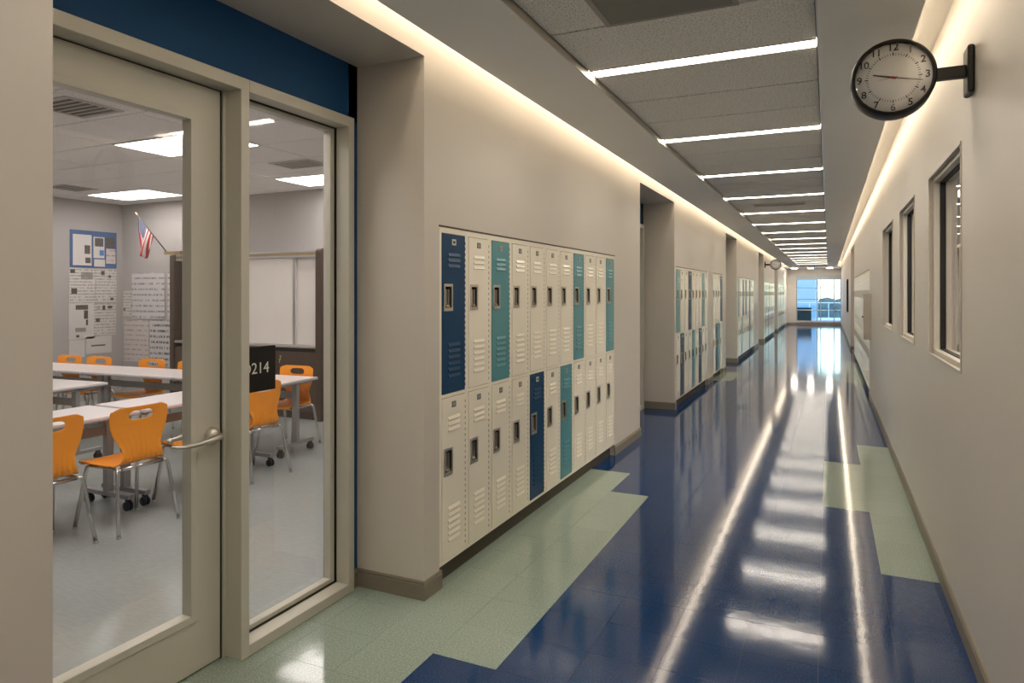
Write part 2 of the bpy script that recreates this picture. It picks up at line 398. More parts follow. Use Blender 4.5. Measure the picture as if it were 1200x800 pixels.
# ------------------------------------------------------------------ alcoves: navy wall, hollow metal frame, glazed door, sidelight
AX = -2.37; FX = -2.34; GX = -2.44
def door_set(a, b, k):
    """a, b: alcove limits along y; the frame keeps its distance from b"""
    d = b - 3.047
    y0, y1 = 1.19 + d, 2.985 + d; m0, m1 = 2.200 + d, 2.247 + d
    zt0, zt1 = 2.515, 2.57; fw = .046
    nv = MB().box(AX - .1, AX, a, y0 + .01, 0, ZS).box(AX - .1, AX, y1 - .01, b, 0, ZS).box(AX - .1, AX, a, b, zt1 - .01, ZS)
    struct('wall_navy' if k == 0 else 'wall_navy.%03d' % k, nv, M['navy'], 'navy blue painted wall around the %s alcove door' % ORD[k])
    nb = MB(); skirt_x(nb, AX, y1, b, 1); skirt_x(nb, AX, a, y0, 1)
    struct('baseboard_alcove', nb, M['base'])
    fr = MB()
    for p0, p1 in ((y0, y0 + fw), (m0, m1), (y1 - fw, y1)): fr.box(-2.50, FX, p0, p1, 0, zt1)
    fr.box(-2.50, FX, y0 + fw, m0, zt0, zt1); fr.box(-2.50, FX, m1, y1 - fw, zt0, zt1); fr.box(-2.50, FX, m1, y1 - fw, .0, .05)
    struct('trim_%d' % (k + 1), fr, M['frame'], 'greige metal frame of the %s alcove door and sidelight' % ORD[k], bevel=.003)
    stops = MB()
    stops.box(-2.485, -2.462, m0 - .014, m0, 0, zt0).box(-2.485, -2.462, y0 + fw, y0 + fw + .014, 0, zt0)
    # door
    D = sempty('door_%d' % (k + 1), (0, 0, 0), 'greige metal door with full height glass and lever handle, %s alcove' % ORD[k])
    dy0, dy1 = y0 + fw + .004, m0 - .026
    gy0, gy1, gz0, gz1 = dy0 + .16, dy1 - .135, .235, 2.372
    obj('door_leaf', MB().plate_hole(GX - .045, GX, dy0, dy1, .008, zt0 - .006, gy0, gy1, gz0, gz1), M['frame'], D, bevel=.002)
    bd = MB().plate_hole(GX - .050, GX + .006, gy0 - .012, gy1 + .012, gz0 - .012, gz1 + .012, gy0 + .020, gy1 - .020, gz0 + .020, gz1 - .020)
    obj('glazing_bead', bd, M['frame'], D, bevel=.002)
    obj('pane', MB().box(GX - .024, GX - .018, gy0 + .021, gy1 - .021, gz0 + .021, gz1 - .021), M['pane'], D)
    obj('door_seal', MB().box(-2.485, GX - .004, dy1 + .002, m0 - .0005, 0, zt0).box(-2.485, GX - .004, dy0, m0, zt0 - .006, zt0 - .001), M['gasket'], D)
    jm = MB().box(-2.50, GX + .006, dy1 + .012, m0 - .0002, 0, zt0)
    obj('jamb_stop', jm, M['frame'], D)
    hy, hz = dy1 - .048, 1.0
    H = obj('lever_handle', MB().lathe([(0, .034), (.018, .034), (.030, .026), (.034, .012), (.036, 0.0)], 24, 'x', (GX, hy, hz)), M['steel'], D)
    def lever(sg, gx, nm, par, L=1.0):
        pts = [(gx + sg * .03, hy, hz), (gx + sg * .056, hy + .002, hz), (gx + sg * .066, hy - .014, hz - .001), (gx + sg * .068, hy - .06 * L, hz - .006), (gx + sg * .066, hy - .12 * L, hz - .011), (gx + sg * .060, hy - .178 * L, hz - .011)]
        for q in range(7):
            t = q / 6 * PI * .62
            pts.append((gx + sg * (.034 + .026 * math.cos(t)), hy - .190 * L - .022 * math.sin(t), hz - .010))
        obj(nm, MB().tube(pts, [.011, .013, .0145, .014, .011, .009] + [.0085] * 7, 10), M['steel'], par)
    lever(1, GX, 'lever', H)
    H2 = obj('lever_handle', MB().lathe([(0, -.034), (.018, -.034), (.030, -.026), (.034, -.012), (.036, 0.0)], 24, 'x', (GX - .045, hy, hz)), M['steel'], D)
    lever(-1, GX - .045, 'lever', H2, .62)
    # sidelight
    S = sempty('window_%d' % (k + 1), (0, 0, 0), 'narrow glass sidelight beside the %s alcove door' % ORD[k])
    sy0, sy1, sz0, sz1 = m1, y1 - fw, .05, zt0
    obj('gasket', MB().plate_hole(GX - .012, GX + .016, sy0, sy1, sz0, sz1, sy0 + .0025, sy1 - .0025, sz0 + .0025, sz1 - .0025), M['gasket'], S)
    obj('glazing_bead', MB().plate_hole(GX - .040, GX + .004, sy0 + .004, sy1 - .004, sz0 + .004, sz1 - .004, sy0 + .034, sy1 - .036, sz0 + .026, sz1 - .022), M['frame'], S, bevel=.002)
    obj('pane', MB().box(GX - .022, GX - .016, sy0 + .03, sy1 - .032, sz0 + .022, sz1 - .018), M['pane'], S)
    # closers around the opening, towards the room
    cl = MB().box(-2.55, AX - .1, a - .3, y0 + .005, 0, ZRC + .03).box(-2.55, AX - .1, y1 - .005, b + .3, 0, ZRC + .03).box(-2.55, AX - .1, a - .3, b + .3, zt1 - .005, ZRC)
    struct('wall_inner' if k == 0 else 'wall_inner.%03d' % k, cl, M['rwall'], 'inner wall face around the %s alcove door' % ORD[k])
for k, (a, b) in enumerate(ALC): door_set(a, b, k)

def text_mesh(body, size, extrude=.0006, align='CENTER', fat=0.0):
    cu = bpy.data.curves.new('lettering', 'FONT'); cu.body = body; cu.size = size; cu.extrude = extrude; cu.offset = fat
    cu.align_x = align; cu.align_y = 'CENTER'; cu.resolution_u = 4
    o = bpy.data.objects.new('lettering', cu); C.objects.link(o)
    me = bpy.data.meshes.new_from_object(o.evaluated_get(bpy.context.evaluated_depsgraph_get())); me.name = 'lettering'
    bpy.data.objects.remove(o); return me
# room sign on the sidelight glass
sg = thing('room_sign', 'black square room sign reading D214 on the sidelight glass', 'sign', (GX + .001, 2.398, 1.155))
obj('sign_plate', MB().box(-.010, .004, -.103, .103, 0, .212), M['black'], sg, bevel=.001)
tx = text_mesh('D214', .074); tx.materials.clear(); tx.materials.append(M['white'])
obj('lettering', tx, None, sg, loc=(.0048, -.022, .108), rot=(PI / 2, 0, PI / 2))

# ------------------------------------------------------------------ lockers
def door_parts():
    D = {}
    s0, s1 = .026, P - .022          # door limits across
    for tier, (h0, h1) in dict(upper=(.014, .907), lower=(.021, .919)).items():
        hz1 = h1 - .28; hz0 = hz1 - .152; hy0, hy1 = s0 + .014, s0 + .014 + .096
        D[tier] = (h0, h1, hz0, hz1, hy0, hy1)
    return s0, s1, D
S0, S1, DD = door_parts()
SPLIT = 1.043 - LB                 # height where the two tiers meet
LMESH = {}
def wedge(b, y0, y1, z0, z1, d):
    v = [(.003, y0, z1), (.003, y1, z1), (.003 + d, y0 + .004, z0), (.003 + d, y1 - .004, z0), (.003, y0, z0 - .002), (.003, y1, z0 - .002)]
    b.add(v, [(0, 1, 3, 2), (2, 3, 5, 4), (0, 2, 4), (1, 5, 3), (0, 4, 5, 1)])
def locker_meshes(tier):
    h0, h1, hz0, hz1, hy0, hy1 = DD[tier]
    top = (LT - 1.043) if tier == 'upper' else SPLIT
    R = {}
    # body: a box with a face frame round the door
    body = MB().box(-.40, -.045, .001, P - .001, 0.0, top)
    body.plate_hole(-.045, 0.0, .0004, P - .0004, 0, top, S0 - .003, S1 + .003, h0 - .003, h1 + .003)
    R['body'] = body.mesh('body', M['cream'])
    dm = MB().plate_hole(-.018, .003, S0, S1, h0, h1, hy0 + .006, hy1 - .006, hz0 + .006, hz1 - .006)
    R['door'] = {c: dm.mesh('door', M[c]) for c in ('cream', 'lnavy', 'teal')}
    cup = MB().plate_hole(.001, .0075, hy0, hy1, hz0, hz1, hy0 + .013, hy1 - .013, hz0 + .018, hz1 - .015)
    cup.box(-.040, -.038, hy0 + .006, hy1 - .006, hz0 + .006, hz1 - .006, 1)
    cup.plate_hole(-.040, .001, hy0 + .007, hy1 - .007, hz0 + .007, hz1 - .007, hy0 + .012, hy1 - .012, hz0 + .012, hz1 - .012, 1)
    R['latch'] = cup.mesh('latch', [M['steel'], M['dark']])
    lv = MB().box(-.030, .000, hy0 + .030, hy0 + .038, hz0 + .02, hz1 - .030).box(-.030, .000, hy1 - .038, hy1 - .030, hz0 + .02, hz1 - .030)
    R['rail'] = lv.mesh('latch_rail', M['steel'])
    R['lever'] = MB().extrude([(-.030, hz0 + .02), (.004, hz0 + .02), (.004, hz0 + .030), (-.030, hz0 + .05)], 'y', hy0 + .028, hy1 - .028).mesh('latch_lever', M['brass'])
    cy = (S0 + S1) / 2
    v0, v1 = cy - .068, cy + .068
    tz = [h1 - .106 - .031 * q for q in range(3)]; bz = [h1 - .612 - .035 * q for q in range(6)]
    R['louver_at'] = [(0, v0, z) for z in tz + bz]
    lo = MB(); wedge(lo, 0, v1 - v0, -.018, .0, .0055); R['louver'] = {c: lo.mesh('louver', M[c]) for c in ('cream', 'lnavy', 'teal')}
    lj = MB()
    for _, yy, z in R['louver_at']: wedge(lj, yy, yy + v1 - v0, z - .018, z, .0055)
    R['louvers'] = {c: lj.mesh('louvers', M[c]) for c in ('cream', 'lnavy', 'teal')}
    R['plate'] = {c: MB().box(.003, .006, cy - .024, cy + .020, h1 - .060, h1 - .026).mesh('number_plate', M[m]) for c, m in (('cream', 'plate_dark'), ('lnavy', 'plate_white'), ('teal', 'plate'))}
    R['plate_ink'] = {c: MB().box(.006, .0064, cy - .014, cy + .010, h1 - .050, h1 - .036).mesh('plate_print', M[m]) for c, m in (('cream', 'plate'), ('lnavy', 'ink'), ('teal', 'plate_dark'))}
    hs = MB()
    for q in range(26): hs.box(-.001, .0008, S1 + .006, S1 + .011, h0 + .02 + q * .033, h0 + .036 + q * .033)
    R['hinge'] = hs.mesh('hinge_slots', M['plinth'])
    return R
for t in ('upper', 'lower'): LMESH[t] = locker_meshes(t)
CNAME = dict(cream='cream', lnavy='navy blue', teal='teal')
def place_locker(tier, col, loc, rz, detail, label, group):
    R = LMESH[tier]; ro = thing('locker', label, 'locker', loc, rz, group)
    obj('body', R['body'], None, ro)
    d = obj('door', R['door'][col], None, ro)
    if detail < 2:
        obj('louvers', R['louvers'][col], None, d)['kind'] = 'stuff'
    else:
        for p in R['louver_at']: obj('louver', R['louver'][col], None, d, loc=p)
        obj('hinge_slots', R['hinge'], None, d)
    lt = obj('latch', R['latch'], None, ro)
    if detail >= 1:
        pl = obj('number_plate', R['plate'][col], None, ro)
        obj('latch_rail', R['rail'], None, lt); obj('latch_lever', R['lever'], None, lt)
        if detail >= 2: obj('plate_print', R['plate_ink'][col], None, pl)
    return ro
c_, n_, t_ = 'cream', 'lnavy', 'teal'
UP = {0: [n_, c_, t_, c_, c_, c_, c_, t_, c_, c_, t_], 1: [t_, c_, c_, n_, c_, c_, c_, t_, c_], 2: [c_, c_, c_, n_],
      3: [t_, c_, c_, n_, c_, n_, c_, c_, n_, c_, c_, c_], 4: [c_, c_, t_, c_, c_, c_, n_, c_, c_, t_, c_, c_, c_, c_], 5: [c_, t_, c_, c_, n_, c_, c_, c_, t_, c_, c_, c_, n_, c_, c_]}
LO = {0: [c_, c_, c_, c_, n_, c_, t_, c_, c_, c_, c_], 1: [c_, n_, c_, c_, t_, c_, n_, c_, c_], 2: [c_, n_, t_, c_],
      3: [c_, c_, t_, c_, c_, c_, c_, c_, n_, c_, c_, c_], 4: [c_, t_, c_, c_, c_, n_, c_, c_, c_, c_, t_, c_, c_, c_], 5: [c_, c_, t_, c_, c_, c_, n_, c_, c_, c_, c_, t_, c_, c_, c_]}
BN = ['bank nearest the glass door', 'bank past the second alcove', 'short bank before the third alcove', 'bank past the third alcove', 'bank past the fourth alcove', 'last bank before the end window']
GN = ['lockers in the bank nearest the glass door', 'lockers past the second alcove', 'lockers in the short bank', 'lockers past the third alcove', 'lockers past the fourth alcove', 'lockers before the end window']
for bi, (y0, n) in enumerate(BANKS):
    for i in range(n):
        for tier, pal in (('upper', UP), ('lower', LO)):
            col = pal[bi][i]; z = 1.043 if tier == 'upper' else LB
            place_locker(tier, col, (XL, y0 + i * P, z), 0, 2 if bi == 0 else (1 if bi < 3 else 0),
                         '%s %s locker, %s column, %s' % (CNAME[col], tier, ORD[i], BN[bi]), GN[bi])

# ------------------------------------------------------------------ right wall with three windows, locker bank and alcove
WIN = [(3.84, 4.985), (5.79, 6.91), (7.66, 8.97)]; WZ0, WZ1 = 1.24, 2.338
RB0, RBN = 11.87, 22; RBE = RB0 + RBN * P; RA = (18.85, 21.6)
wr = MB(); XRB = XR + .45
y = YS
ops = [(a, b, 'w') for a, b in WIN] + [(RB0, RBE, 'l'), (*RA, 'a')]
rsegs = []
for a, b, k in ops:
    wr.box(XR, XR + .15 if y < 9 else XRB, y, a, 0, ZC)
    rsegs.append([y, a if k != 'w' else None])
    if k == 'w': wr.box(XR, XR + .15, a, b, 0, WZ0); wr.box(XR, XR + .15, a, b, WZ1, ZC)
    elif k == 'l': wr.box(XR, XRB, a, b, LT + .006, ZC); wr.box(XRB, XRB + .1, a, b, 0, LT + .1)
    else: wr.box(XR, XRB, a, b, 2.83, ZC); wr.box(XRB, XRB + .1, a - .05, b + .05, 0, ZC)
    y = b
wr.box(XR, XRB, y, YE, 0, ZC)
wall_right = struct('wall_right', wr, M['wall'], 'long taupe corridor wall with three square windows')
obj('plinth', MB().box(XR + .045, XRB, RB0, RBE, 0, LB - .002), M['plinth'], wall_right)
obj('painted_shadow_line', MB().box(XR - .004, XR + .03, RB0, RBE, LT + .001, LT + .009), M['plinth'], wall_right)  # same dark strip for the shadow line above this bank
br = MB()
for a, b in ((YS, RB0), (RBE, RA[0]), (RA[1], YE)): skirt_x(br, XR, a, b, -1)
skirt_y(br, RA[1], XR, XRB, -1)
struct('baseboard_right', br, M['base'], 'taupe rubber baseboard along the wall with windows')
for i in range(RBN):
    for tier in ('upper', 'lower'):
        place_locker(tier, 'cream', (XR, RB0 + (i + 1) * P, 1.043 if tier == 'upper' else LB), PI, 0,
                     'cream %s locker, %s column, bank past the three windows' % (tier, ORD[i]), 'cream lockers past the three windows')
for k, (a, b) in enumerate(WIN):
    W_ = sempty('window_%d' % (6 + k), (0, 0, 0), '%s square window in the wall opposite the lockers' % ORD[k])
    fw = .04
    fw = .03
    obj('window_frame', MB().plate_hole(XR + .020, XR + .055, a, b, WZ0, WZ1, a + fw, b - fw, WZ0 + fw, WZ1 - fw), M['casing'], W_, bevel=.003)
    obj('window_casing', MB().plate_hole(XR - .006, XR + .002, a - .006, b + .006, WZ0 - .006, WZ1 + .006, a + .006, b - .006, WZ0 + .006, WZ1 - .006), M['casing'], W_)
    obj('inner_stop', MB().plate_hole(XR + .03, XR + .15, a, b, WZ0, WZ1, a + fw - .012, b - fw + .012, WZ0 + fw - .012, WZ1 - fw + .012), M['casing'], W_)
    obj('gasket', MB().plate_hole(XR + .055, XR + .085, a + .02, b - .02, WZ0 + .02, WZ1 - .02, a + fw + .004, b - fw - .004, WZ0 + fw + .004, WZ1 - fw - .004), M['gasket'], W_)
    obj('pane', MB().box(XR + .070, XR + .076, a + .03, b - .03, WZ0 + .03, WZ1 - .03), M['pane'], W_)
# room behind those windows
r2 = MB().box(2.9, 4.7, 1.5, 11, 0, 3.1).box(XR + .15, 4.7, 10.9, 11.0, 0, 3.1).box(XR + .15, 4.7, 1.5, 1.6, 0, 3.1)
struct('wall_office', r2, M['rwall'], 'pale office walls seen through the square windows')
struct('ceiling_office', MB().box(XR + .15, 4.7, 1.5, 11, 2.75, 2.8), M['rwall'], 'pale office ceiling behind the square windows')
for q, y in enumerate((3.4, 6.2, 9.0)):  # panel lights added only to brighten the room behind the glass
    oc = thing('added_office_light', 'added flat white panel light brightening the room behind the %s square window' % ORD[q], 'light', (1.8, y, 2.745), 0, 'added panel lights behind the square windows')
    obj('light_frame', MB().box(-.62, .62, -.32, .32, -.015, .004), M['white'], oc); obj('diffuser', MB().box(-.58, .58, -.28, .28, -.018, -.014), M['end_e'], oc)

# small white cabinet on the right wall
cb = thing('wall_cabinet', 'small white wall cabinet with a dark knob beside the far lockers', 'cabinet', (XR, 11.42, .92))
obj('body', MB().box(-.085, 0, 0, .42, 0, .69), M['casing'], cb, bevel=.004)
dd = obj('door', MB().box(-.100, -.086, .006, .414, .006, .684), M['casing'], cb, bevel=.004)
obj('knob', MB().lathe([(0, -.022), (.010, -.020), (.010, -.008), (.006, 0)], 12, 'x', (-.100, .05, .34)), M['black'], dd)
# slim dark notice frame beyond the right alcove
nf = thing('notice_board', 'tall dark framed notice board on the wall near the end window', 'notice board', (XR, 24.2, 1.0))
obj('frame', MB().plate_hole(-.035, 0, 0, .9, 0, 1.06, .04, .86, .04, 1.02), M['black'], nf)
obj('board_panel', MB().box(-.015, 0, .04, .86, .04, 1.02), M['paper'], nf)

# ------------------------------------------------------------------ corridor ceiling: soffits, coves, tiles, slot lights
YC = 34.8
sf = MB().box(-1.75, -1.275, YS, YC, ZS, 3.25).box(-.045, .375, YS, YC, ZS, 3.25)
struct('ceiling_soffit', sf, M['soffit'], 'smooth painted ceiling strips on both sides of the tiled ceiling')
cvb = MB().box(XL - .3, -1.75, YS, YC, ZC, 3.25).box(.375, XR + .3, YS, YC, ZC, 3.25)
struct('ceiling_cove', cvb, M['cove'], 'pale tops of the light coves along both walls')
struct('ceiling_roof', MB().box(RX - .3, 6, YS - .2, YE + .2, 3.26, 3.4).box(-1.275, -.045, YS, YC, 2.99, 3.26), M['outer'])
ceil = struct('ceiling', MB().box(-1.275, -.045, YS, YC, ZT + .022, ZT + .08), M['grid'], 'tiled strip of corridor ceiling between slot lights')
obj('edge_strip', MB().box(-1.275, -1.268, YS, YC, ZS, ZT + .02).box(-.052, -.045, YS, YC, ZS, ZT + .02), M['metalgrid'], ceil)
L0, LP = 3.84, 1.955
tilem = None
slots = range(-3, 16)
def tile_box(y0, y1): return MB().box(-1.262, -.058, y0, y1, ZT, ZT + .02)
for k in slots:
    yc = L0 + LP * k
    lbl = 'glowing slot light across the corridor ceiling, %s from the clock' % ORD[k] if k >= 0 else 'glowing slot light in the ceiling overhead, %s before the return grille' % ORD[-k - 1]
    s = thing('slot_light', lbl, 'light', (-.66, yc, ZT), 0, 'slot lights across the corridor ceiling')
    obj('lens', MB().box(-.595, .595, -.052, .052, .004, .012), M['slot_e'], s)
    obj('housing', MB().plate_hole(0, .02, -.603, .603, -.062, .062, -.595, .595, -.052, .052).mesh('housing', M['white']), None, s, rot=(0, -PI / 2, 0)) if False else \
        obj('housing', MB().box(-.603, .603, -.064, -.053, -.002, .02).box(-.603, .603, .053, .064, -.002, .02).box(-.606, .606, -.06, .06, .012, .02), M['white'], s)
    step = (LP - .128) / 3
    for q in range(3):
        y0 = yc + .064 + q * step
        if k == -1 and q == 1:
            y0_v = y0
        t = obj('ceiling_tile', MB().box(-1.262, -.058, y0 + .008, y0 + step - .008, ZT, ZT + .02), M['tile'], ceil)
def grille(name, label, x0, x1, y0, y1, z, parts=8, mt='vent'):
    t = thing(name, label, 'vent', ((x0 + x1) / 2, (y0 + y1) / 2, z), 0, None)
    w_, d_ = (x1 - x0) / 2, (y1 - y0) / 2
    obj('frame', MB().box(-w_, w_, -d_, -d_ + .025, -.008, .0).box(-w_, w_, d_ - .025, d_, -.008, .0).box(-w_, -w_ + .025, -d_ + .025, d_ - .025, -.008, 0).box(w_ - .025, w_, -d_ + .025, d_ - .025, -.008, 0), M[mt], t)
    obj('backing', MB().box(-w_ + .02, w_ - .02, -d_ + .02, d_ - .02, -.002, .0), M['plinth'] if mt != 'vent' else M[mt], t)
    if parts:
        me = MB().extrude([(0, 0), (.010, -.008), (.012, -.008), (.002, 0)], 'x', -w_ + .025, w_ - .025).mesh('slat', M[mt])
        for q in range(parts): obj('slat', me, None, t, loc=(0, -d_ + .03 + (2 * d_ - .07) * q / max(1, parts - 1), 0))
    return t
grille('return_grille', 'large dark return air grille in the corridor ceiling above the lockers', -.97, -.36, 2.57, 3.165, ZT - .001, 24)
grille('supply_grille', 'slim supply grille in the corridor ceiling between slot lights', -1.0, -.30, 10.45, 10.75, ZT - .001, 6, 'cvent')
grille('supply_grille', 'far supply grille in the corridor ceiling near the end window', -.95, -.32, 21.6, 21.9, ZT - .001, 6, 'cvent')
for nm, x0, x1, lb in (('cove_light', -1.886, -1.836, 'continuous warm cove light above the locker wall'), ('cove_light', .387, .437, 'continuous warm cove light above the wall with windows')):
    t = thing(nm, lb, 'light', ((x0 + x1) / 2, 15, ZC))
    h_ = (x1 - x0) / 2
    obj('lens', MB().box(-h_, h_, YS - 15 + .1, YC - 15 - .05, -.010, -.004), M['cove_e' if x0 > 0 else 'cove_e2'], t)
    obj('housing', MB().box(-h_ - .006, h_ + .006, YS - 15 + .1, YC - 15 - .05, -.004, .0), M['white'], t)

# ------------------------------------------------------------------ corridor end
ez = 2.845
struct('ceiling_end', MB().box(XL - .3, XR + .3, YC, YE, ez, ez + .3), M['soffit'], 'lower plain ceiling in front of the end window')
for k, x in enumerate((-1.52, -.79, .04)):
    t = thing('end_light', 'short white panel light before the end window, %s from the lockers' % ORD[k], 'light', (x, 35.9, ez), 0, 'panel lights before the end window')
    obj('housing', MB().box(-.15, .15, -.62, .62, -.03, 0), M['white'], t); obj('diffuser', MB().box(-.13, .13, -.60, .60, -.034, -.03), M['end_e'], t)
we = MB().box(XL - .4, -1.49, YE, YE + .2, 0, 3.26).box(-1.49, XR + .45, YE, YE + .2, 2.50, 3.26).box(-1.49, XR + .45, YE, YE + .2, 0, .18)
struct('wall_end', we, M['endwall'], 'beige end wall around the large window')
be = MB(); skirt_y(be, YE, XL, XR, -1); struct('baseboard_end', be, M['base'])
W9 = sempty('window_9', (0, 0, 0), 'large gridded window with bluish daylight at the corridor end')
obj('window_header', MB().box(-1.49, XR, YE - .03, YE + .06, 2.28, 2.50), M['header'], W9)
obj('window_sill', MB().box(-1.49, XR, YE - .04, YE + .08, .14, .20), M['endwall'], W9)
for x in (-1.475, -.53, -.36, .25, .555): obj('mullion', MB().box(x - .022, x + .022, YE, YE + .07, .2, 2.28), M['wframe'], W9)
for z in (1.88, 1.29, .75): obj('transom', MB().box(-1.49, XR, YE + .01, YE + .06, z - .02, z + .02), M['wframe'] if z > 1 else M['rail'], W9)
obj('pane', MB().box(-1.49, XR, YE + .03, YE + .036, .2, 2.28), M['tpane'], W9)
struct('wall_back', MB().box(XL - .5, XR + .5, YS - .1, YS, 0, 3.3), M['wall'], 'taupe wall closing the corridor behind the camera')

# ------------------------------------------------------------------ outside the end window
struct('terrace', MB().box(-8, 8, YE + .2, 43, -.4, .05), M['terrace'], 'grey terrace outside the end window')
bx = thing('planter_box', 'dark teal planter box on the terrace outside the end window', 'planter', (-1.15, 38.6, .05))
obj('box', MB().box(-.34, .34, -.3, .3, 0, .66), M['tealbox'], bx, bevel=.01); obj('lid', MB().box(-.35, .35, -.31, .31, .70, .80), M['tealbox'], bx, bevel=.01)
obj('post', MB().box(-.32, -.28, -.02, .02, .6, .75).box(.28, .32, -.02, .02, .6, .75), M['tealbox'], bx)
rl = thing('terrace_railing', 'white terrace railing with thin posts beyond the end window', 'railing', (0, 42.8, .05))
obj('top_rail', MB().tube([(-6, 0, 1.0), (6, 0, 1.0)], .03, 8), M['rail'], rl)
pm = MB().box(-.02, .02, -.02, .02, 0, 1.0).mesh('post', M['rail'])
for q in range(13): obj('post', pm, None, rl, loc=(-6 + q, 0, 0))
obj('lower_panel', MB().box(-6, 6, -.005, .005, .12, .85), M['tpane'], rl)
struct('ground', MB().box(-150, 150, 43, 300, -5.2, -5), M['ground'], 'outside ground far below the terrace')
fa = thing('far_building', 'pale blue building wing outside behind the end window', 'building', (-4.2, 50, -5))
obj('wall', MB().box(-6, 3.4, 0, 12, 0, 13), M['facade'], fa)
wm = MB().box(-.5, .5, -.04, 0, 0, 1.5).mesh('window', M['facade_win'])
for q in range(4):
    for r_ in range(3): obj('window', wm, None, fa, loc=(-4.6 + q * 2.1, 0, 2.2 + r_ * 3.4))
pb = thing('low_roof', 'low white roofed building outside under the treeline', 'building', (4, 75, -5))
obj('wall', MB().box(-9, 14, 0, 10, 0, 3.4), M['facade'], pb); obj('roof', MB().box(-9.4, 14.4, -.4, 10.4, 3.4, 3.8), M['parapet'], pb)
def blob(r, seed):
    rr = random.Random(seed); b = MB()
    for q in range(7):
        c = Vector((rr.uniform(-.6, .6) * r, rr.uniform(-.5, .5) * r, rr.uniform(0, .55) * r)); R = r * rr.uniform(.45, .7)
        prof = [(R * math.sin(PI * i / 6) * rr.uniform(.9, 1.1), R * math.cos(PI * i / 6)) for i in range(7)]
        b.lathe(prof, 9, 'z', c)
    return b
for q, x in enumerate((-22, -14, -7, 1, 8, 15, 23)):
    t = thing('tree', 'dark green tree in the far treeline, %s along it' % ORD[q], 'tree', (x, 130 + (q % 3) * 6, -5), 0, 'trees in the far treeline')
    obj('crown', blob(3.2, q), M['leaf'], t, loc=(0, 0, 2.0)); obj('trunk', MB().tube([(0, 0, 0), (0, 0, 2.4)], .25, 8), M['bark'], t)

# ------------------------------------------------------------------ classroom shell
wc = MB().box(RX, -2.46, RY, RY + .15, 0, ZRC + .03)
struct('wall_classroom_front', wc, M['rwall'], 'pale classroom wall behind the sliding white boards')
struct('wall_classroom_far', MB().box(RX - .1, RX, -1.1, RY + .15, 0, ZRC + .03), M['rwall'], 'pale classroom wall holding the blue notice board')
struct('wall_classroom_near', MB().box(RX, -2.46, -1.1, -1.0, 0, ZRC + .03).box(-2.55, -2.46, -1.0, .9, 0, ZRC + .03).box(-2.55, -2.46, 3.3, RY, 0, ZRC + .03), M['rwall'])
cc = struct('ceiling_classroom', MB().box(RX, -2.46, -1.0, RY, ZRC + .012, ZRC + .06), M['classgrid'], 'white tiled classroom ceiling')
GXs = [-2.46, -3.62, -4.81, -6.03, -7.25, -8.4, -9.5, RX]; GY0 = 3.50; GP = .628
for i in range(len(GXs) - 1):
    for j in range(-8, 6):
        y0, y1 = GY0 + j * GP, min(GY0 + (j + 1) * GP, RY)
        if y0 < -1 or y1 - y0 < .05: continue
        obj('ceiling_tile', MB().box(GXs[i + 1] + .006, GXs[i] - .006, y0 + .006, y1 - .006, ZRC, ZRC + .012), M['classtile'], cc)
TR = [(-6.02, 4.13, 'nearest the door'), (-9.45, 6.10, 'beside the far wall'), (-6.07, 6.20, 'above the dark cabinet'), (-9.45, 4.13, 'over the far tables'), (-6.02, 1.9, 'behind the hall pier'), (-3.78, 4.13, 'added unseen just inside the sidelight'), (-3.78, 1.9, 'added unseen just inside the door'), (-9.45, 1.9, 'in the corner by the hall pier')]  # entries just inside sidelight and door are added, unseen, to light chair backs
for x, yy, lb in TR:
    t = thing('troffer', 'bright recessed panel light in the classroom ceiling %s' % lb, 'light', (x + .61, yy + .31, ZRC), 0, 'panel lights in the classroom ceiling')
    obj('light_frame', MB().plate_hole(0, .01, -.31, .31, -.61, .61, -.295, .295, -.595, .595), M['white'], t, rot=(0, PI / 2, 0)).rotation_euler = (PI / 2, PI / 2, PI / 2)
    obj('diffuser', MB().box(-.595, .595, -.295, .295, -.008, -.004), M['troffer_e'], t)
    obj('centre_basket', MB().box(-.595, .595, -.06, .06, -.0115, -.0085), M['basket_e'], t)
grille('diffuser_vent', 'square ceiling diffuser in the classroom nearest the door', -5.32, -4.84, 2.98, 3.42, ZRC - .001, 7, 'cvent')
grille('diffuser_vent', 'square ceiling diffuser in the classroom above the sidelight view', -5.40, -4.86, 5.44, 5.80, ZRC - .001, 6, 'cvent')
grille('diffuser_vent', 'square ceiling diffuser at the far wall of the classroom', -9.25, -8.80, 5.40, 5.85, ZRC - .001, 6, 'cvent')

# ------------------------------------------------------------------ teaching wall: base cabinet, sliding boards, end panels
TYF = 6.69
tw = thing('teaching_cabinet', 'dark walnut teaching wall cabinet with sliding white boards', 'cabinet', (-7.15, RY, 0))
x0, x1 = -8.50 + 7.15, -5.77 + 7.15
def endpanel(x):
    d = TYF - RY; r = .05; poly = [(-.002, 0), (-.002, 2.18)]
    for q in range(6):
        a_ = q / 5 * PI / 2; poly.append((d + r - r * math.sin(a_) , 2.18 - r + r * math.cos(a_)))
    poly += [(d, 0)]
    return MB().extrude(poly, 'x', x, x + .085)
obj('end_panel', endpanel(x0), M['wood'], tw, bevel=.004); obj('end_panel', endpanel(x1 - .085), M['wood'], tw, bevel=.004)
bs = obj('base_cabinet', MB().box(x0 + .085, x1 - .085, TYF - RY + .04, -.002, .09, .86).box(x0 + .085, x1 - .085, TYF - RY + .08, -.002, 0, .09), M['wood'], tw)
wd = (x1 - x0 - .17) / 4
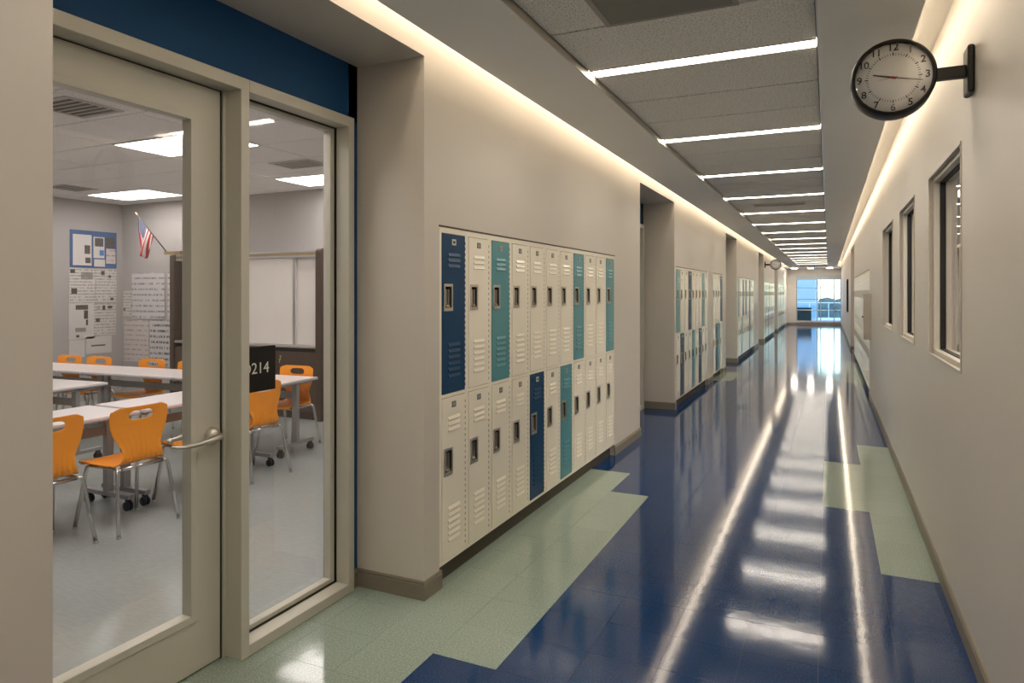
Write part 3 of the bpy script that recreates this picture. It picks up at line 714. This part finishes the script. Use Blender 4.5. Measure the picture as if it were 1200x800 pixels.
for q in range(4):
    dq = obj('cabinet_door', MB().box(x0 + .087 + q * wd, x0 + .083 + (q + 1) * wd, TYF - RY + .02, TYF - RY + .039, .10, .855), M['wood'], tw, bevel=.002)
    obj('lock', MB().lathe([(0, -.012), (.009, -.012), (.010, 0)], 12, 'y', (x0 + .087 + q * wd + (wd - .05 if q % 2 == 0 else .05), TYF - RY + .02, .80)), M['alu'], dq)
kx = x0 + .087 + 3 * wd - .02
ky = obj('key', MB().box(kx + .07 - .005, kx + .07 + .005, TYF - RY + .010, TYF - RY + .013, .745, .80).box(kx + .05, kx + .06, TYF - RY + .010, TYF - RY + .013, .71, .77), M['alu'], tw)
obj('counter_gap', MB().box(x0 + .085, x1 - .085, TYF - RY + .06, -.002, .86, .915), M['black'], tw)
obj('marker_tray', MB().box(x0 + .085, x1 - .085, TYF - RY + .01, -.002, .915, .945), M['alu'], tw, bevel=.003)
obj('board_back', MB().box(x0 + .085, x1 - .085, -.05, -.002, .945, 2.08), M['board'], tw)
obj('sliding_board', MB().box(-7.05 + 7.15 - .95, -6.26 + 7.15 + .02, TYF - RY + .07, TYF - RY + .09, .95, 2.075), M['board'], tw, bevel=.002)
obj('sliding_board', MB().box(-6.32 + 7.15, x1 - .09, TYF - RY + .11, TYF - RY + .13, .95, 2.075), M['board'], tw, bevel=.002)
obj('sliding_board', MB().box(x0 + .25, -7.9 + 7.15, TYF - RY + .11, TYF - RY + .13, .95, 2.075), M['board'], tw, bevel=.002)
obj('board_edge', MB().box(-6.28 + 7.15, -6.24 + 7.15, TYF - RY + .062, TYF - RY + .07, .95, 2.075), M['alu'], tw)
obj('top_rail', MB().box(x0 + .085, x1 - .085, TYF - RY + .03, -.002, 2.075, 2.10).box(x0 + .085, x1 - .085, TYF - RY + .03, -.002, 2.135, 2.16), M['alu'], tw)
obj('gold_rail', MB().box(x0 + .085, x1 - .085, TYF - RY + .035, -.002, 2.10, 2.135), M['goldwood'], tw)

# flag on a short pole fixed to the cabinet
fl = thing('flag', 'small american flag hanging from a slanted pole on the cabinet end', 'flag', (-8.46, 6.62, 2.185))
p0, p1 = Vector((0, 0, 0)), Vector((-.60, -.02, .56))
obj('pole', MB().tube([p0, p1], .008, 8), M['black'], fl)
obj('finial', MB().lathe([(0, .06), (.010, .045), (.014, .025), (.009, 0)], 10, 'z'), M['goldwood'], fl, loc=p1, rot=(0, -.82, 0))
obj('bracket', MB().box(-.03, .03, -.03, .03, -.02, .02).box(.02, .30, -.035, .01, -.03, .015), M['goldwood'], fl)
cl = MB(); NS, NH = 18, 13; uvs = []
tipp = p0.lerp(p1, .95); lowp = p0.lerp(p1, .44)
for i in range(NH + 1):
    h = i / NH; hp = tipp.lerp(lowp, h)
    endp = Vector((tipp.x + .01 + .12 * h - .05 * h * h, .05 * math.sin(h * 9), tipp.z - .52 - .08 * h))
    for j in range(NS + 1):
        s_ = j / NS; p = hp.lerp(endp, s_)
        p.y += .035 * math.sin(h * 14 + s_ * 2) * s_ * (1.1 - s_ * .4); p.x -= .035 * math.sin(s_ * PI) * (1 - h)
        cl.v.append(tuple(p))
for i in range(NH):
    for j in range(NS):
        k = i * (NS + 1) + j; cl.f.append((k, k + 1, k + NS + 2, k + NS + 1)); cl.mi.append(0); cl.sm.append(True)
me = bpy.data.meshes.new('cloth'); me.from_pydata(cl.v, [], cl.f); me.materials.append(M['flag']); me.polygons.foreach_set('use_smooth', cl.sm)
uvl = me.uv_layers.new(name='UVMap')
for lp in me.loops:
    vi = lp.vertex_index; uvl.data[lp.index].uv = ((vi % (NS + 1)) / NS, (vi // (NS + 1)) / NH)
fo = obj('cloth', me, None, fl); so = fo.modifiers.new('thick', 'SOLIDIFY'); so.thickness = .002

# ------------------------------------------------------------------ paper on the classroom walls
SH = {}
def sheet(label, wall, a0, a1, z0, z1, m, name='paper_sheet', pics=(), group=None, lift=.002, cat='poster', thick=.003):
    """wall 'x': on the far wall (a = y); wall 'y': on the front wall (a = x)"""
    w_, h_ = abs(a1 - a0) / 2, (z1 - z0) / 2; c = (a0 + a1) / 2; zc = (z0 + z1) / 2
    if wall == 'x': loc, rz = (RX + lift, c, zc), PI / 2
    else: loc, rz = (c, RY - lift, zc), 0
    t = obj(name, MB().box(-w_, w_, -thick, 0, -h_, h_), m, loc=loc); t.rotation_euler = (0, 0, rz)
    tag(t, label, cat, group)
    for (u0, u1, v0, v1, mm) in pics:
        obj('picture', MB().box(-w_ + u0 * 2 * w_, -w_ + u1 * 2 * w_, -thick - .0012, -thick, -h_ + v0 * 2 * h_, -h_ + v1 * 2 * h_), M[mm], t)
    return t
# far wall: y from 6.28 to 7.02
ya, yb, ym = 6.27, 7.00, 6.66
sheet('blue backed notice board with photographs pinned high on the far wall', 'x', ya + .01, yb, 2.00, 2.555, M['bluepaper'], 'notice_board', cat='notice board', thick=.006)
g1 = 'sheets pinned on the blue notice board'
sheet('tall blank white sheet on the blue notice board', 'x', ya + .05, 6.60, 2.03, 2.49, M['paper'], pics=[(.62, .92, .38, .66, 'photo'), (.66, .95, .08, .26, 'photo')], group=g1, lift=.010)
sheet('white sheet with a round dark drawing on the blue notice board', 'x', 6.63, 6.80, 2.15, 2.47, M['paper'], pics=[(.12, .9, .55, .95, 'photo'), (.55, .95, .12, .38, 'bluebox')], group=g1, lift=.010)
sheet('dark photograph in the corner of the blue notice board', 'x', 6.82, 6.96, 2.31, 2.47, M['photo'], group=g1, lift=.010)
sheet('white sheet with pink print low on the blue notice board', 'x', 6.83, 6.98, 2.07, 2.30, M['s3'], group=g1, lift=.010)
sheet('small white card at the bottom edge of the blue notice board', 'x', 6.64, 6.81, 2.02, 2.13, M['paper'], group=g1, lift=.010)
g2 = 'typed sheets below the blue notice board'
sheet('typed sheet under the tall blank sheet, with a boxed paragraph', 'x', ya, ym, 1.47, 1.985, M['s1'], pics=[(.04, .22, .86, .97, 'photo'), (.08, .3, .26, .42, 'photo'), (.45, .9, .68, .9, 'plate')], group=g2)
sheet('typed sheet with three small photos under the dark photograph', 'x', ym + .01, yb, 1.475, 1.985, M['s1'], pics=[(.25, .42, .82, .94, 'photo'), (.6, .72, .74, .82, 'photo'), (.7, .85, .06, .14, 'photo')], group=g2)
sheet('curled white sheet with a column of dark photos', 'x', ya - .005, ym - .01, .93, 1.465, M['paper'], pics=[(.26, .74, .82, .95, 'photo'), (.58, .74, .56, .80, 'photo'), (.66, .74, .38, .54, 'photo'), (.24, .66, .2, .32, 'plate'), (.28, .4, .05, .12, 'photo')], group=g2)
sheet('typed sheet with blue columns and a row of logos', 'x', ym - .02, yb - .01, .975, 1.455, M['s1'], pics=[(.12, .26, .82, .93, 'plate'), (.38, .5, .8, .94, 'photo'), (.62, .82, .84, .93, 'photo'), (.08, .26, .42, .54, 'photo')], group=g2, lift=.006)
sheet('pale sheet partly behind the far chairs with one dark line', 'x', ym - .14, 6.92, .70, .96, M['paper'], pics=[(.2, .75, .42, .5, 'photo')], group=g2)
sheet('grey sheet lowest beside the window side of the far wall', 'x', ya, ym - .16, .66, .92, M['paper'], group=g2)
# front wall: x from -10.0 to -8.6
g3 = 'handwritten chart sheets on the front wall'
sheet('tall handwritten chart sheet in dark ink beneath the flag', 'y', -9.86, -9.12, 1.22, 1.93, M['s2'], group=g3, lift=.008)
sheet('narrow handwritten chart sheet tucked beside the dark cabinet', 'y', -9.06, -8.56, 1.22, 1.93, M['s2'], group=g3)
sheet('handwritten chart sheet in red ink near the corner', 'y', -10.05, -9.48, .55, 1.20, M['s3'], group=g3)
sheet('bold black handwritten chart sheet beside the dark cabinet', 'y', -9.45, -8.56, .50, 1.20, M['s4'], group=g3, lift=.005)
sheet('small printed note in the corner of the front wall', 'y', -10.07, -9.88, 1.26, 1.66, M['s1'], pics=[(.05, .25, .2, .3, 'photo')], group=g3)

# ------------------------------------------------------------------ tables
def caster(b, x, y):
    for dx in (-.016, .016):
        b.lathe([(0, -.010), (.030, -.009), (.034, -.004), (.034, .004), (.030, .009), (0, .010)], 14, 'x', (x + dx, y, .034), 0)
    b.box(x - .012, x + .012, y - .018, y + .018, .045, .085)
def make_table(Lx):
    """table with its long side along local x, depth .60 along y"""
    t = empty('classroom_table'); h = Lx / 2
    top = obj('tabletop', MB().box(-h, h, -.295, .295, .722, .74), M['laminate'], t, bevel=.004)
    obj('edge_band', MB().box(-h - .003, h + .003, -.298, .298, .712, .7225), M['edge'], t, bevel=.003)
    for sx in (-1, 1):
        x = sx * (h - .045)
        lg = obj('leg', MB().box(x - .03, x + .03, -.022, .022, .10, .70).box(x - .02, x + .02, -.24, .24, .69, .712), M['tsteel'], t, bevel=.004)
        obj('foot_bar', MB().box(x - .024, x + .024, -.255, .255, .085, .118), M['tsteel'], lg, bevel=.003)
        for sy in (-1, 1):
            cb_ = MB(); caster(cb_, x, sy * .225); obj('caster', cb_, M['black'], lg)
    obj('stretcher', MB().box(-h + .06, h - .06, -.012, .012, .55, .62), M['stretch'], t, bevel=.003)
    return t
tb = make_table(1.372)
tabs = [(-4.955, 2.73, PI / 2, 'white classroom table near the door, first in its row'), (-4.955, 4.15, PI / 2, 'white classroom table near the door, second in its row'),
        (-5.52, 5.25, math.radians(3.5), 'white classroom table in the back row, ending by the sidelight'), (-6.90, 5.16, math.radians(3.5), 'white classroom table in the middle of the back row'),
        (-8.28, 5.07, math.radians(3.5), 'white classroom table at the far wall end of the back row'), (-7.10, 4.03, math.radians(4), 'white classroom table between the front row and the back row')]
for k, (x, y, r, lb) in enumerate(tabs):
    t = tb if k == 0 else copy_tree(tb)
    t.location = (x, y, 0); t.rotation_euler = (0, 0, r); tag(t, lb, 'table', 'white classroom tables')

# ------------------------------------------------------------------ chairs: orange shell on chrome legs; the sitter faces local -y
def make_chair():
    t = empty('school_chair')
    # profile in (y, z): front lip -> seat -> bend -> back top
    prof = [(-.215, .425), (-.225, .438), (-.215, .450), (-.16, .457), (-.08, .452), (.0, .447), (.07, .444), (.115, .449), (.148, .464), (.160, .492), (.160, .525), (.152, .565), (.144, .61), (.138, .66), (.136, .71), (.138, .76), (.143, .805), (.147, .828), (.147, .838)]
    hw = [.185, .20, .212, .222, .222, .214, .202, .186, .166, .150, .142, .148, .172, .198, .213, .218, .216, .206, .192]
    # resample
    def sample(a, u):
        x = u * (len(a) - 1); i = min(int(x), len(a) - 2); f = x - i
        return a[i] * (1 - f) + a[i + 1] * f if not isinstance(a[0], tuple) else tuple(a[i][q] * (1 - f) + a[i + 1][q] * f for q in range(2))
    NU, NV = 72, 32
    V = []; F = []; par = []
    for i in range(NU + 1):
        u = i / NU; py, pz = sample(prof, u); w_ = sample(hw, u)
        py2, pz2 = sample(prof, min(1, u + .01)); py1, pz1 = sample(prof, max(0, u - .01))
        ty, tz = py2 - py1, pz2 - pz1; l = math.hypot(ty, tz) or 1; ny, nz = -tz / l, ty / l   # normal to the sitter's side
        for j in range(NV + 1):
            v = j / NV * 2 - 1
            x = v * w_
            d = 0
            z_, y_ = pz, py
            if z_ > .50:
                y_ -= .020 * v * v * min(1, (z_ - .5) / .1)           # back hugs the sitter
            elif py < .1: z_ += .008 * v * v
            # pleats fanning out of the bend
            am = math.exp(-((u - .52) / .11) ** 2)
            d = .015 * am * (1 - abs(v) ** 6) * abs(math.sin(v * 4.2 * PI)) ** .8
            # rounded back corners
            if u > .93: 
                kx = (abs(v) - .72) / .28
                if kx > 0: z_ -= .016 * kx * kx; 
            V.append((x, y_ + ny * d, z_ + nz * d)); par.append((u, v))
    # slot cut near the top of the back
    cu, cv, ru, rv = .858, 0.0, .044, .44
    inside = lambda u, v: (abs((u - cu) / ru) ** 2.6 + abs((v - cv) / rv) ** 2.6) < 1
    for i in range(NU):
        for j in range(NV):
            u, v = (i + .5) / NU, (j + .5) / NV * 2 - 1
            if inside(u, v): continue
            k = i * (NV + 1) + j; F.append((k, k + 1, k + NV + 2, k + NV + 1))
    me = bpy.data.meshes.new('shell'); me.from_pydata(V, [], F); me.materials.append(M['orange']); me.polygons.foreach_set('use_smooth', [True] * len(F))
    import bmesh
    bm = bmesh.new(); bm.from_mesh(me)
    loose = [v for v in bm.verts if not v.link_faces]; bmesh.ops.delete(bm, geom=loose, context='VERTS')
    bmesh.ops.recalc_face_normals(bm, faces=bm.faces)
    hole = [v for v in bm.verts if v.is_boundary and abs(v.co.x) < .13 and .70 < v.co.z < .825]
    for _ in range(4):
        nc = {v: (sum((e.other_vert(v).co for e in v.link_edges if e.is_boundary), Vector()) / max(1, sum(1 for e in v.link_edges if e.is_boundary))) for v in hole}
        for v in hole: v.co = v.co.lerp(nc[v], .5)
    bm.to_mesh(me); bm.free()
    sh = obj('shell', me, None, t)
    s = sh.modifiers.new('thick', 'SOLIDIFY'); s.thickness = .007; s.offset = 0
    b = sh.modifiers.new('round', 'BEVEL'); b.width = .0022; b.segments = 2; b.limit_method = 'ANGLE'; b.angle_limit = math.radians(50)
    r = .0132
    fr = MB()
    zt = .425
    fr.tube([(-.165, -.16, zt), (-.165, .14, zt)], r * .9, 10).tube([(.165, -.16, zt), (.165, .14, zt)], r * .9, 10)
    fr.tube([(-.16, .150, zt + .002), (.16, .150, zt + .002)], r, 10).tube([(-.165, -.155, zt + .002), (.165, -.155, zt + .002)], r, 10)
    obj('seat_frame', fr, M['chrome'], t)
    gm = MB().lathe([(0, .018), (.010, .018), (.013, .010), (.0165, .006), (.0165, 0), (0, 0)], 12, 'z').mesh('glide', M['alu'])
    for sx in (-1, 1):
        for yt, yf in ((-.155, -.228), (.150, .228)):
            top = Vector((sx * .155, yt, zt + .002)); ft = Vector((sx * .228, yf, .010))
            knee = Vector((sx * .188, yt + (yf - yt) * .05, zt - .006))
            pts = [top, top.lerp(knee, .55) + Vector((0, 0, .002)), knee, knee.lerp(ft, .08) + Vector((sx * .003, 0, 0)), knee.lerp(ft, .5), ft]
            lg = obj('leg', MB().tube(pts, r, 12), M['chrome'], t)
            obj('glide', gm, None, lg, loc=(ft.x, ft.y, 0.0005))
    return t
ch0 = make_chair()
RZ = -PI / 2     # local -y turned to face -x
chairs = [(-4.47, 3.185, RZ, 'orange chair with full back in view behind the door glass, at the near table'),
          (-4.54, 2.62, RZ, 'orange chair cut off by the hall pier, at the near table'),
          (-4.53, 3.83, RZ, 'orange chair mostly hidden behind the door stile and lever handle'),
          (-4.65, 4.50, RZ, 'orange chair in front of the room sign, seen through the sidelight'),
          (-5.17, 5.50, 0.06, 'orange chair facing the hall at the sidelight end of the back row'),
          (-6.62, 5.385, 0.05, 'orange chair behind the back row in front of the dark cabinet'),
          (-7.26, 5.355, .03, 'orange chair behind the back row below the handwritten charts'),
          (-8.10, 5.28, 0.05, 'orange chair behind the back row below the typed sheets'),
          (-8.62, 5.245, 0.05, 'orange chair behind the back row nearest the far wall'),
          (-6.27, 3.42, RZ, 'orange chair pulled up to the middle table, cut off by the hall pier')]
for k, (x, y, r, lb) in enumerate(chairs):
    t = ch0 if k == 0 else copy_tree(ch0)
    t.location = (x, y, 0); t.rotation_euler = (0, 0, r); tag(t, lb, 'chair', 'orange school chairs')

# ------------------------------------------------------------------ clocks on brackets
def make_clock():
    t = empty('wall_clock'); R = .172
    prof = [(0, .035), (R - .02, .035), (R - .004, .029), (R, .017), (R, -.09), (R - .006, -.098), (R - .014, -.100), (R - .016, -.094), (R - .018, -.086)]
    obj('case', MB().lathe(prof, 64, 'y'), M['black'], t)
    dl = obj('dial', MB().lathe([(0, -.082), (R - .017, -.082), (R - .017, -.078)], 64, 'y'), M['face'], t)
    tk = MB()
    for q in range(60):
        a = q / 60 * 2 * PI; l, wd_ = (.014, .0022) if q % 5 == 0 else (.010, .0010)
        d = Vector((math.sin(a), 0, math.cos(a))); s = Vector((math.cos(a), 0, -math.sin(a)))
        p, e = d * .100, d * (.100 + l)
        vs = [p - s * wd_, p + s * wd_, e + s * wd_, e - s * wd_]
        tk.add([(v.x, -.0828, v.z) for v in vs] + [(v.x, -.082, v.z) for v in vs], [(0, 1, 2, 3), (0, 4, 5, 1), (1, 5, 6, 2), (2, 6, 7, 3), (3, 7, 4, 0)])
    obj('minute_marks', tk, M['ink'], dl)
    for q in range(1, 13):
        a = q / 12 * 2 * PI; me_ = text_mesh(str(q), .044, .0004, 'CENTER', .0007); me_.materials.clear(); me_.materials.append(M['ink'])
        obj('numeral', me_, None, dl, loc=(math.sin(a) * .136, -.0826, math.cos(a) * .136), rot=(PI / 2, 0, 0))
    def hand(ang, L, wd_, back, y, m, nm):
        d = Vector((math.sin(ang), 0, math.cos(ang))); s = Vector((math.cos(ang), 0, -math.sin(ang)))
        p, e = -d * back, d * L; vs = [p - s * wd_, p + s * wd_, e + s * wd_ * .5, e - s * wd_ * .5]
        obj(nm, MB().add([(v.x, y, v.z) for v in vs] + [(v.x, y + .001, v.z) for v in vs], [(0, 1, 2, 3), (0, 4, 5, 1), (1, 5, 6, 2), (2, 6, 7, 3), (3, 7, 4, 0), (7, 6, 5, 4)]), M[m], t)
    hand(math.radians(284), .084, .0050, .012, -.0850, 'ink', 'hour_hand'); hand(math.radians(102), .118, .0028, .014, -.0870, 'ink', 'minute_hand'); hand(math.radians(262), .06, .0010, .02, -.0886, 'red', 'second_hand')
    obj('hub', MB().lathe([(0, -.0905), (.006, -.0900), (.006, -.083)], 16, 'y'), M['red'], t)
    obj('cover_glass', MB().lathe([(0, -.0960), (R - .03, -.0960), (R - .016, -.0945)], 64, 'y'), M['pane'], t)
    obj('bracket_arm', MB().box(R - .01, .282, -.062, -.022, -.026, .026), M['black'], t, bevel=.003)
    pl = obj('wall_plate', MB().box(.282, .309, -.10, .02, -.105, .105), M['black'], t, bevel=.010)
    return t
ck = make_clock(); ck.location = (XR - .310, 3.60, 2.595)
tag(ck, 'large round clock with black case on a bracket from the wall with windows', 'clock')
ck2 = copy_tree(ck); ck2.location = (XL + .345, 24.1, 2.555)
for c in ck2.children:
    if c.name.startswith(('bracket_arm', 'wall_plate')): c.scale = (-1.113, 1, 1)
tag(ck2, 'distant round clock on a bracket from the locker wall', 'clock')
